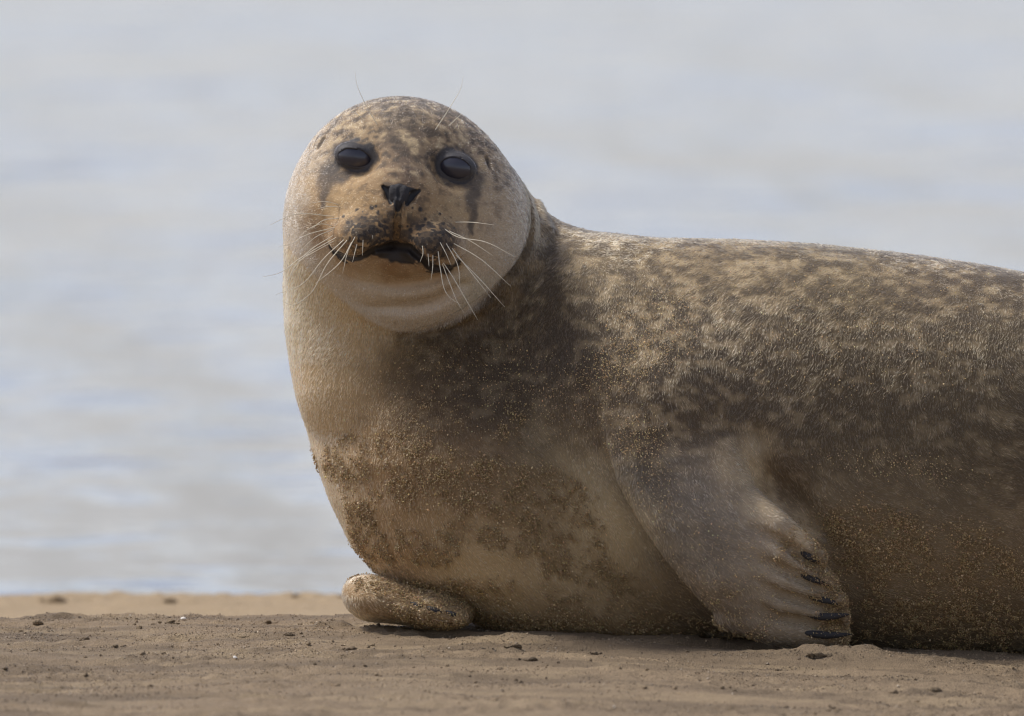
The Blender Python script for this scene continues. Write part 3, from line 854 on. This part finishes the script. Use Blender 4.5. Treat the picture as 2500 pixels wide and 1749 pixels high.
FC = V[F].mean(1)
fn = np.cross(V[F[:, 1]] - V[F[:, 0]], V[F[:, 2]] - V[F[:, 0]]); fn /= np.linalg.norm(fn, axis=1, keepdims=True) + 1e-9
if (fn[::400] * normals(FC[::400])).sum(1).mean() < 0:
    fn = -fn
seen = sstep(.55, .1, fn[:, 1])
N_HAIR = 0 if NOFUR else int(os.environ.get('NH', 440000))
if N_HAIR:
    headf = (FC[:, 0] < 1330) & (FC[:, 2] < 880)
    dens = (0.12 + seen) * np.where(FC[:, 0] > 2700, .12, 1.0) * np.where(headf, 2.6, 1.0)
    R = surface_points(N_HAIR, dens)
    f0, g0 = grad(R)
    R = R - g0 * np.clip(f0 / np.maximum((g0 ** 2).sum(1), .15), -8, 8)[:, None]
    nr = g0 / (np.linalg.norm(g0, axis=1, keepdims=True) + 1e-9)
    _, hdr = f_all(R, True)
    rc, rb = coat(R, hdr)
    keep = rb < 0.5
    R, hdr, rc, nr = R[keep], hdr[keep], rc[keep], nr[keep]
    fl = flow(R, hdr)
    fl = fl + rng.normal(0, .10, fl.shape)
    t = fl - (fl * nr).sum(1, keepdims=True) * nr
    t /= np.linalg.norm(t, axis=1, keepdims=True) + 1e-9
    px_, py_ = pix(R)
    hm = sstep(4, -4, hdr)
    face = hm * sstep(330, 150, np.hypot(px_ - 985, py_ - 500))
    ln = 10 * (1 - .3 * hm) * (1 - .45 * face) * (.65 + .7 * rng.random(len(R)))
    lift = (.30 + .25 * rng.random(len(R)))
    gh = rng.random(len(R)) < .10
    lift[gh] += .45 * rng.random(gh.sum())
    K = 4
    pts = np.empty((len(R), K, 3))
    for k in range(K):
        s_ = k / (K - 1)
        along = s_; out = lift * s_ * (1 - .45 * s_)
        pts[:, k] = R - nr * 1.0 + (t * along + nr * out[:, None]) * ln[:, None]
    lock = sum(noise(R + t * o_, 4.2, 350) for o_ in (-11, -5.5, 0, 5.5, 11)) / 5 - .5
    lock2 = sum(noise(R + t * o_, 8.5, 352) for o_ in (-16, 0, 16)) / 3 - .5
    var = np.exp(rng.normal(0, .28, len(R)) + lock * (2.7 + 3.0 * hm) + lock2 * (1.3 + .8 * hm))[:, None] * (1 + rng.normal(0, .03, (len(R), 3)))
    rc = rc * var
    pep = np.maximum(sstep(1.3, .55, np.hypot((px_ - 900) / 78, (py_ - 568) / 56)), sstep(1.3, .55, np.hypot((px_ - 1048) / 80, (py_ - 590) / 66))) * .55
    pep = np.maximum(pep, sstep(1.3, .5, np.hypot((px_ - 975) / 135, (py_ - 545) / 62)) * .38)
    pep = np.maximum(pep, sstep(1.2, .5, np.hypot((px_ - 985) / 70, (py_ - 380) / 90)) * .35)
    pep = np.maximum(pep, sstep(360, 280, py_) * .25) * hm * (R[:, 1] < 0)
    pep = np.maximum(pep, .12 * (1 - hm) * sstep(1000, 700, py_) * sstep(1250, 1400, px_))
    dark_ = rng.random(len(R)) < pep
    rc[dark_] = DARK * .6 * (.6 + .8 * rng.random((dark_.sum(), 1)))
    rc = np.clip(rc, .003, .9)
    hc = bpy.data.hair_curves.new('fur')
    hc.add_curves([K] * len(R))
    hc.attributes['position'].data.foreach_set('vector', to_world(pts).astype(np.float32).ravel())
    ra = hc.attributes.get('radius') or hc.attributes.new('radius', 'FLOAT', 'POINT')
    rad = np.array([1.0, .95, .7, .15])[None] * (.00019 * (1 - .1 * hm))[:, None]
    ra.data.foreach_set('value', rad.astype(np.float32).ravel())
    ca_ = hc.attributes.new('coat', 'FLOAT_COLOR', 'CURVE')
    ca_.data.foreach_set('color', np.concatenate([rc, np.ones((len(rc), 1))], 1).astype(np.float32).ravel())
    add_obj('fur', hc, seal, M_FUR, kind='stuff')

# ------------------------------------------------------------------ eyes, nose, claws, whiskers
M_EYE = mat_simple('eye_black', (0.028, 0.026, 0.036), 0.3, 0.6, 0.2)[0]
M_NOSE = mat_leather('nose_leather', (0.036, 0.034, 0.036), 0.72)
M_CLAW = mat_leather('claw_horn', (0.036, 0.033, 0.033), 0.7)
M_WHISK = mat_simple('whisker', (0.74, 0.66, 0.50), 0.4)[0]

def uv_sphere(r, n=24, k=16):
    th = np.linspace(0, np.pi, k + 1)[1:-1]; ph = np.arange(n) / n * 2 * np.pi
    v = [(0, -r, 0)] + [(r * math.sin(a) * math.cos(b), -r * math.cos(a), r * math.sin(a) * math.sin(b)) for a in th for b in ph] + [(0, r, 0)]
    f = []
    for i in range(len(th) - 1):
        for j in range(n):
            f.append((1 + i * n + j, 1 + i * n + (j + 1) % n, 1 + (i + 1) * n + (j + 1) % n, 1 + (i + 1) * n + j))
    last = len(v) - 1; b0 = 1 + (len(th) - 1) * n
    for j in range(n):
        f.append((0, 1 + (j + 1) % n, 1 + j, 1 + j)); f.append((last, b0 + j, b0 + (j + 1) % n, b0 + (j + 1) % n))
    me = bpy.data.meshes.new('eye'); me.from_pydata(v, [], [tuple(dict.fromkeys(q)) for q in f])
    me.polygons.foreach_set('use_smooth', [True] * len(me.polygons)); me.update()
    return me

def local_obj(name, Vw, F, mat, smooth=True):
    """part with its origin at its own centre, child of the seal"""
    c = Vw.mean(0)
    o = add_obj(name, mesh_from(name, Vw - c, F, smooth), None, mat)
    o.location = c
    o.parent = seal; o.matrix_parent_inverse = seal.matrix_basis.inverted()
    return o

for e in EYES:
    o = add_obj('eye', uv_sphere(S), None, M_EYE)
    o.scale = (48, 32, 35); o.rotation_euler = (0, math.radians(e['roll']), 0)
    o.location = to_world(CARVE[e['c']] + np.array([0, 15, 0]))
    o.parent = seal; o.matrix_parent_inverse = seal.matrix_basis.inverted()

NZ = {q: head_hit(*q) for q in ((962, 478), (986, 480), (948, 461), (974, 459), (1011, 467), (973, 490), (971, 512))}
def f_nose(p):
    g = lambda q, d: NZ[q] + np.array([0, d, 0])
    d = smin(ell(p, g((962, 478), 3), (12, 14, 26), -8), ell(p, g((986, 480), 3), (12, 14, 26), 9), 12)
    d = smin(d, ell(p, .5 * (g((962, 478), 2) + g((986, 480), 2)), (14, 12, 24), 0), 8)
    d = smin(d, cap(p, g((948, 461), 2), g((974, 459), 0), 3, 8), 6)
    d = smin(d, cap(p, g((974, 459), 0), g((1011, 467), 2), 8, 3), 6)
    d = smin(d, cap(p, g((973, 490), 0), g((971, 512), 2), 9, 4), 6)
    return smax(d, -chain(p, [g((974, 459), -12), .5 * (g((962, 478), -11) + g((986, 480), -11)), g((973, 490), -9), g((971, 512), -4)], [2, 3.5, 3.5, 2]), 3)
_n0 = NZ[(973, 490)]
Vn, Fn = polygonise(f_nose, _n0 + np.array([-60, -50, -70]), _n0 + np.array([60, 60, 50]), 2.0)
local_obj('nose', to_world(relax(Vn, Fn, 3)), Fn[:, ::-1], M_NOSE)

def tube(path, rads, sides=6, squash=None):
    """swept tube through model points; rads per point; squash (width, height) across"""
    P = np.asarray(path, float); n = len(P)
    T = np.gradient(P, axis=0); T /= np.linalg.norm(T, axis=1, keepdims=True)
    up = np.array([0, -1.0, 0]); A = np.cross(T, up); A /= np.linalg.norm(A, axis=1, keepdims=True) + 1e-9
    B = np.cross(A, T)
    sq = squash or (1, 1)
    an = np.arange(sides) / sides * 2 * np.pi
    V_ = (P[:, None] + rads[:, None, None] * (A[:, None] * np.cos(an)[None, :, None] * sq[0] + B[:, None] * np.sin(an)[None, :, None] * sq[1])).reshape(-1, 3)
    i = (np.arange(n - 1)[:, None] * sides + np.arange(sides)[None]); j = (np.arange(n - 1)[:, None] * sides + (np.arange(sides) + 1)[None] % sides)
    F_ = np.stack([i, j, j + sides, i + sides], -1).reshape(-1, 4)
    return V_, F_

def bezier(pts, n):
    """smooth curve through the points"""
    P = np.asarray(pts, float)
    t = np.concatenate([[0], np.cumsum(np.linalg.norm(np.diff(P[:, [0, 2]], axis=0), axis=1))])
    u = np.linspace(0, t[-1], n)
    Tn = np.gradient(P, t, axis=0) if len(P) > 2 else np.repeat(((P[1] - P[0]) / t[-1])[None], 2, 0)
    k = np.clip(np.searchsorted(t, u, 'right') - 1, 0, len(P) - 2)
    hh = (t[k + 1] - t[k])[:, None]; x = ((u - t[k])[:, None]) / hh
    return (2 * x ** 3 - 3 * x ** 2 + 1) * P[k] + (x ** 3 - 2 * x ** 2 + x) * hh * Tn[k] + (-2 * x ** 3 + 3 * x ** 2) * P[k + 1] + (x ** 3 - x ** 2) * hh * Tn[k + 1]

CLAWS = (((1955, 1347), (1980, 1362), (2008, 1378)), ((1953, 1403), (1990, 1416), (2030, 1432)), ((1970, 1455), (2012, 1466), (2060, 1478)), ((1972, 1504), (2020, 1507), (2076, 1501)), ((1962, 1546), (2015, 1552), (2080, 1550)),
         ((1000, 1472), (1022, 1480), (1046, 1486)), ((1040, 1484), (1064, 1492), (1090, 1498)), ((1085, 1494), (1106, 1501), (1128, 1508)))
CLAW_PTS = []
for a_, b_, c_ in CLAWS:
    A0, B0 = march(*a_), march(*b_)
    C0 = m(*c_, B0[1] + 4)
    path = bezier([A0 + [0, 3, 0], B0 + [0, -5, 0], C0 + [0, 0, 0]], 12)
    rads = np.interp(np.linspace(0, 1, 12), [0, .12, .4, .75, 1], [2, 8, 10, 7, 1.5]) * (.65 if a_[0] < 1200 else 1) * (.8 + .35 * rng.random())
    V_, F_ = tube(path, rads, 10, (1.0, .75))
    local_obj('claw', to_world(V_), F_[:, ::-1], M_CLAW)
    CLAW_PTS.append(V_[20:])

WH = [  # outlines in a closer view of the head: photo pixel = 640 + x / 2.471, 200 + y / 2.471
    [(440, 815), (180, 806), (48, 866)], [(470, 825), (370, 838), (295, 892)], [(445, 880), (260, 930), (160, 985), (105, 996)], [(440, 890), (330, 935), (240, 1010)],
    [(450, 940), (240, 1060), (90, 1160), (5, 1178)], [(440, 960), (330, 1020), (220, 1090), (170, 1170), (140, 1255)], [(500, 950), (380, 1060), (230, 1230), (85, 1284)],
    [(520, 950), (400, 1090), (270, 1300), (180, 1350), (118, 1322)], [(545, 960), (480, 1080), (320, 1220)], [(570, 920), (520, 1020), (485, 1160)], [(575, 970), (545, 1090)], [(612, 890), (605, 1050)],
    [(430, 930), (300, 1010), (190, 1110)], [(465, 745), (380, 725), (290, 735)], [(475, 760), (400, 755), (330, 770)], [(430, 875), (360, 860), (250, 905)], [(660, 880), (668, 950)],
    [(1160, 850), (1260, 850), (1400, 866)], [(1085, 880), (1160, 930), (1350, 970), (1530, 1062)], [(1120, 900), (1250, 960), (1390, 1050)], [(1150, 975), (1300, 1060), (1500, 1235)], [(1140, 1000), (1250, 1140), (1380, 1305)],
    [(1165, 1045), (1310, 1190), (1463, 1360)], [(1090, 1090), (1150, 1180), (1220, 1300), (1300, 1437)], [(1085, 1095), (1140, 1240), (1185, 1345), (1218, 1395)], [(1060, 1010), (1075, 1130), (1120, 1290), (1200, 1350)],
    [(1030, 1040), (1028, 1130), (1018, 1200)], [(965, 975), (970, 1040), (952, 1090)], [(1000, 1030), (1007, 1115)], [(1100, 960), (1180, 1110), (1195, 1250)], [(1050, 930), (1110, 1040), (1140, 1110)], [(990, 920), (995, 985)],
    [(700, 270), (610, 110), (570, 10), (561, -62)], [(1040, 300), (1150, 130), (1200, 40), (1213, -30)], [(625, 245), (580, 205), (520, 165)], [(1125, 270), (1210, 190)]]
for w in WH:
    pp = [(640 + x / 2.471, 200 + y / 2.471) for x, y in w]
    r0 = march(*pp[0])
    brow = w[0][1] < 400
    far = 0
    path = [r0 + np.array([0, 5, 0])]
    for i in range(1, len(pp)):
        far = math.hypot(pp[i][0] - pp[0][0], pp[i][1] - pp[0][1])
        dd = r0[1] - (6 + .10 * far if not brow else 10 - .25 * far)
        path.append(m(*pp[i], dd))
    c = bezier(path, 18)
    rr = np.interp(np.linspace(0, 1, 18), [0, .6, 1], [1.25, 1.0, .3]) * (.7 if brow else 1.0)
    V_, F_ = tube(c, rr, 5)
    local_obj('brow_whisker' if brow else 'whisker', to_world(V_), F_[:, ::-1], M_WHISK)

# ------------------------------------------------------------------ sand stuck in the coat
OCT_V = np.array([(1, 0, 0), (-1, 0, 0), (0, 1, 0), (0, -1, 0), (0, 0, 1), (0, 0, -1)], float)
OCT_F = np.array([(0, 2, 4), (2, 1, 4), (1, 3, 4), (3, 0, 4), (2, 0, 5), (1, 2, 5), (3, 1, 5), (0, 3, 5)])
def grains(cent, rad, name, cols, mat, **props):
    n = len(cent)
    q = rng.normal(size=(n, 4)); q /= np.linalg.norm(q, axis=1, keepdims=True)
    w_, x, y, z = q.T
    Rm = np.stack([1 - 2 * (y * y + z * z), 2 * (x * y - z * w_), 2 * (x * z + y * w_), 2 * (x * y + z * w_), 1 - 2 * (x * x + z * z), 2 * (y * z - x * w_), 2 * (x * z - y * w_), 2 * (y * z + x * w_), 1 - 2 * (x * x + y * y)], -1).reshape(n, 3, 3)
    sc_ = rad[:, None] * (.6 + .8 * rng.random((n, 3)))
    v = np.einsum('nij,nkj->nki', Rm, OCT_V[None] * sc_[:, None]) * (1 + .25 * rng.normal(size=(n, 6, 1))) + cent[:, None]
    me = mesh_from(name, v.reshape(-1, 3), (OCT_F[None] + 6 * np.arange(n)[:, None, None]).reshape(-1, 3), False)
    set_colour(me, np.repeat(cols, 6, 0))
    return add_obj(name, me, None, mat, **props)

def grain_colours(n, base=(141, 118, 82)):
    c = lin(*base) * 1.25 * np.exp(rng.normal(0, .35, (n, 1))) * (1 + rng.normal(0, .06, (n, 3)))
    pale = rng.random(n) < .08
    c[pale] = lin(214, 190, 148) * (.7 + .5 * rng.random((pale.sum(), 1)))
    return np.clip(c, .01, .85)

def loose_mask(px_, py_):        # scattered pale grains on the shoulder and flank
    v = np.zeros(len(px_))
    for x, y, a, b, r, st in ((1540, 880, 190, 75, -28, .42), (1600, 760, 170, 60, -15, .18), (1560, 1080, 80, 75, 20, .42), (1600, 1200, 60, 120, -20, .25), (1300, 960, 330, 110, 10, .13), (2050, 800, 420, 190, 5, .06), (1780, 1380, 200, 150, 35, .12), (2200, 1140, 220, 40, 6, .2), (1000, 1000, 200, 90, 0, .1)):
        ca, sa = rot2(r)
        v = np.maximum(v, st * sstep(1.3, .1, np.hypot(((px_ - x) * ca + (py_ - y) * sa) / a, (-(px_ - x) * sa + (py_ - y) * ca) / b)))
    return v
fpx, fpy = pix(FC)
okf = seen * (FC[:, 0] < 2650) * (FC[:, 0] > 740) * ((FC[:, 2] > 640) & ~((FC[:, 0] < 1250) & (FC[:, 2] < 830)))
d1 = sand_mask(fpx, fpy, FC) * okf; d2 = loose_mask(fpx, fpy) * okf
gp1 = surface_points(125000, d1); gp2 = surface_points(7500, d2)
gp1 = gp1[rng.random(len(gp1)) < .12 + .88 * sstep(.40, .62, .6 * noise(gp1, 16, 230) + .4 * noise(gp1, 6, 231))]
gp = np.concatenate([gp1, gp2]); lo_ = np.arange(len(gp)) >= len(gp1)
gn = normals(gp)
grr = np.where(lo_, 1.25, 1.55) * np.exp(rng.normal(0, .2, len(gp)))
gc = grain_colours(len(gp)); gc[lo_] = grain_colours(int(lo_.sum()), (172, 146, 104))
print('grains', len(gp))
cp_ = np.concatenate(CLAW_PTS)
cp_ = cp_[rng.integers(0, len(cp_), 900)] + rng.normal(0, 2.2, (900, 3))
gp = np.concatenate([gp, cp_]); gn = np.concatenate([gn, np.zeros((900, 3))]); grr = np.concatenate([grr, np.full(900, 1.3)]); gc = np.concatenate([gc, grain_colours(900)])
grains(to_world(gp + gn * (2.5 + 4 * rng.random((len(gp), 1)))), grr * S, 'stuck_sand', gc, M_GRAIN, kind='stuff', label='brown damp sand stuck to the chest and belly of the seal', category='sand')

# ------------------------------------------------------------------ loose crumbs, grains, clods and shell bits on the bank
def ground_hit(px_, py_):
    """world point of the bank seen at a pixel"""
    d = np.arange(-2600, 7000, 6.0)
    P = to_world(np.stack([1250 + (px_ - 1250) * (1 + d * S / DIST), d, 875 + (py_ - 875) * (1 + d * S / DIST) + d * TP], -1))
    g = ground_z(P[:, 0], P[:, 1])
    i = np.argmax(P[:, 2] < g)
    return np.array([P[i, 0], P[i, 1], g[i]])

n_ = 110000
yy = -1.15 + 1.45 * rng.random(n_) ** .9
xx = (rng.random(n_) - .5) * 1.3
pp = np.stack([xx, yy, np.zeros(n_)], -1)
ok = rng.random(n_) < .12 + .88 * sstep(.48, .66, fbm(pp, (.12, .05, 1), 301, 4))
xx, yy = xx[ok], yy[ok]
rr = .00055 * np.exp(rng.normal(0, .35, len(xx)))
grains(np.stack([xx, yy, ground_z(xx, yy) + rr * .4], -1), rr, 'sand_grains', np.clip(sand_colour(np.stack([xx, yy, yy], -1)) * 1.15 * np.exp(rng.normal(0, .3, (len(xx), 1))), .02, .8), M_GRAIN, kind='stuff', label='loose coarse grains lying over the sand bank', category='sand')

bm = bmesh.new(); bmesh.ops.create_icosphere(bm, subdivisions=2, radius=1)
ICO_V = np.array([v.co[:] for v in bm.verts]); ICO_F = np.array([[v.index for v in f.verts] for f in bm.faces]); bm.free()
def lump(seed, rough=.55):
    off = np.array([seed * 7.3, seed * 3.1, seed * 5.7])
    k = .55 + rough * 1.3 * (noise(ICO_V + off, .9, 3) - .35) + rough * .8 * (noise(ICO_V + off, .4, 4) - .5)
    return ICO_V * k[:, None]

def crumb_field(n, ymin, ymax, xs, size, seed):
    x = (rng.random(n * 6) - .5) * 2 * xs; y = ymin + (ymax - ymin) * rng.random(n * 6)
    p = np.stack([x, y, np.zeros_like(x)], -1)
    w = sstep(.50, .70, fbm(p, (.10, .05, 1), seed, 4)) + .03
    k = rng.random(len(x)) < w * .6
    x, y = x[k][:n], y[k][:n]
    r = size * np.exp(rng.normal(0, .5, len(x)))
    return x, y, r
cx_, cy_, cr = crumb_field(520, -1.1, .22, .62, .0016, 401)
cv, cf, cc = [], [], []
vars_ = [lump(k) for k in range(12)]
for k in range(len(cx_)):
    a = rng.random() * 6.28
    v = vars_[k % 12] * np.array([1.3, 1, .8]) * cr[k]
    v = np.stack([v[:, 0] * math.cos(a) - v[:, 1] * math.sin(a), v[:, 0] * math.sin(a) + v[:, 1] * math.cos(a), v[:, 2]], -1)
    cv.append(v + [cx_[k], cy_[k], 0]); cf.append(ICO_F + k * len(ICO_V))
cv = np.concatenate(cv)
cz = ground_z(cx_, cy_)
cv[:, 2] += np.repeat(cz + cr * .25, len(ICO_V))
me = mesh_from('sand_crumbs', cv, np.concatenate(cf))
set_colour(me, sand_colour(cv) * .95)
add_obj('sand_crumbs', me, None, M_SAND, kind='stuff', label='small brown crumbs of damp sand strewn over the bank', category='sand')

CLODS = [  # pixel, radius in metres, colour factor, label
    (132, 1470, .0140, .60, 'largest dark clod of sand at the water edge, at the far end from the seal'),
    (412, 1472, .0085, .60, 'second dark clod along the water edge, above the bare sand strip'),
    (718, 1459, .0065, .70, 'small brown clod on the crest of the strip beside the water'),
    (838, 1460, .0065, .70, 'small brown clod at the water edge just beside the tucked flipper'),
    (707, 1553, .0052, .45, 'round dark clod of sand alone in front of the tucked flipper'),
    (593, 1559, .0034, .55, 'tiny dark clod of sand beside the larger round dark clod'),
    (657, 1524, .0055, .75, 'flat crumbly clod of sand near the crest of the bank'),
    (414, 1524, .0070, .65, 'wide rough clod of sand on the crest of the bank, far from the seal'),
    (856, 1588, .0056, .60, 'ragged clod of sand straight below the tucked flipper'),
    (1260, 1583, .0070, .60, 'long ragged clod of sand in front of the belly of the seal'),
    (1295, 1616, .0065, .65, 'low dark clod of sand near the bottom, in front of the belly'),
    (1448, 1600, .0050, .80, 'pale flat clod of sand in front of the middle of the belly'),
    (2002, 1606, .0095, .90, 'heaped clod of sand right in front of the clawed fore flipper')]
for k, (px_, py_, r, cf_, lab) in enumerate(CLODS):
    g = ground_hit(px_, py_)
    v, ff = [], []
    for q in range(7):                                  # a crumbly heap rather than one ball
        o_ = rng.normal(0, .55, 3) * np.array([1.5, .8, .18]) if q else np.zeros(3)
        v.append(lump(40 + 9 * k + q, .9) * np.array([1.2, 1.0, .62]) * (1 if q == 0 else .3 + .4 * rng.random()) + o_); ff.append(ICO_F + q * len(ICO_V))
    v = np.concatenate(v) * r * .8
    me = mesh_from('sand_clod', v, np.concatenate(ff))
    set_colour(me, sand_colour(v + g) * (.55 + .45 * cf_))
    sub = add_obj('sand_clod', me, None, M_SAND, label=lab, category='clod', group='clods of sand on the bank')
    sub.location = g + np.array([0, 0, r * .12])
M_SHELL = mat_simple('shell', (0.75, 0.70, 0.62), 0.5)[0]
for k, (px_, py_, lab) in enumerate(((447, 1515, 'white shell chip on the crest of the bank'), (573, 1611, 'white shell chip low down on the bare near sand'))):
    g = ground_hit(px_, py_)
    u = ICO_V * np.array([.0032, .0022, .0007]) * (.7 + .6 * noise(ICO_V + k * 9, .7, 8))[:, None]
    u[:, 2] += .0012 * (1 - (u[:, 0] / .0032) ** 2)
    o = add_obj('shell_chip', mesh_from('shell_chip', u, ICO_F), None, M_SHELL, label=lab, category='shell', group='shell chips on the bank')
    o.location = g + np.array([0, 0, .0008]); o.rotation_euler = (.5, .2, k)
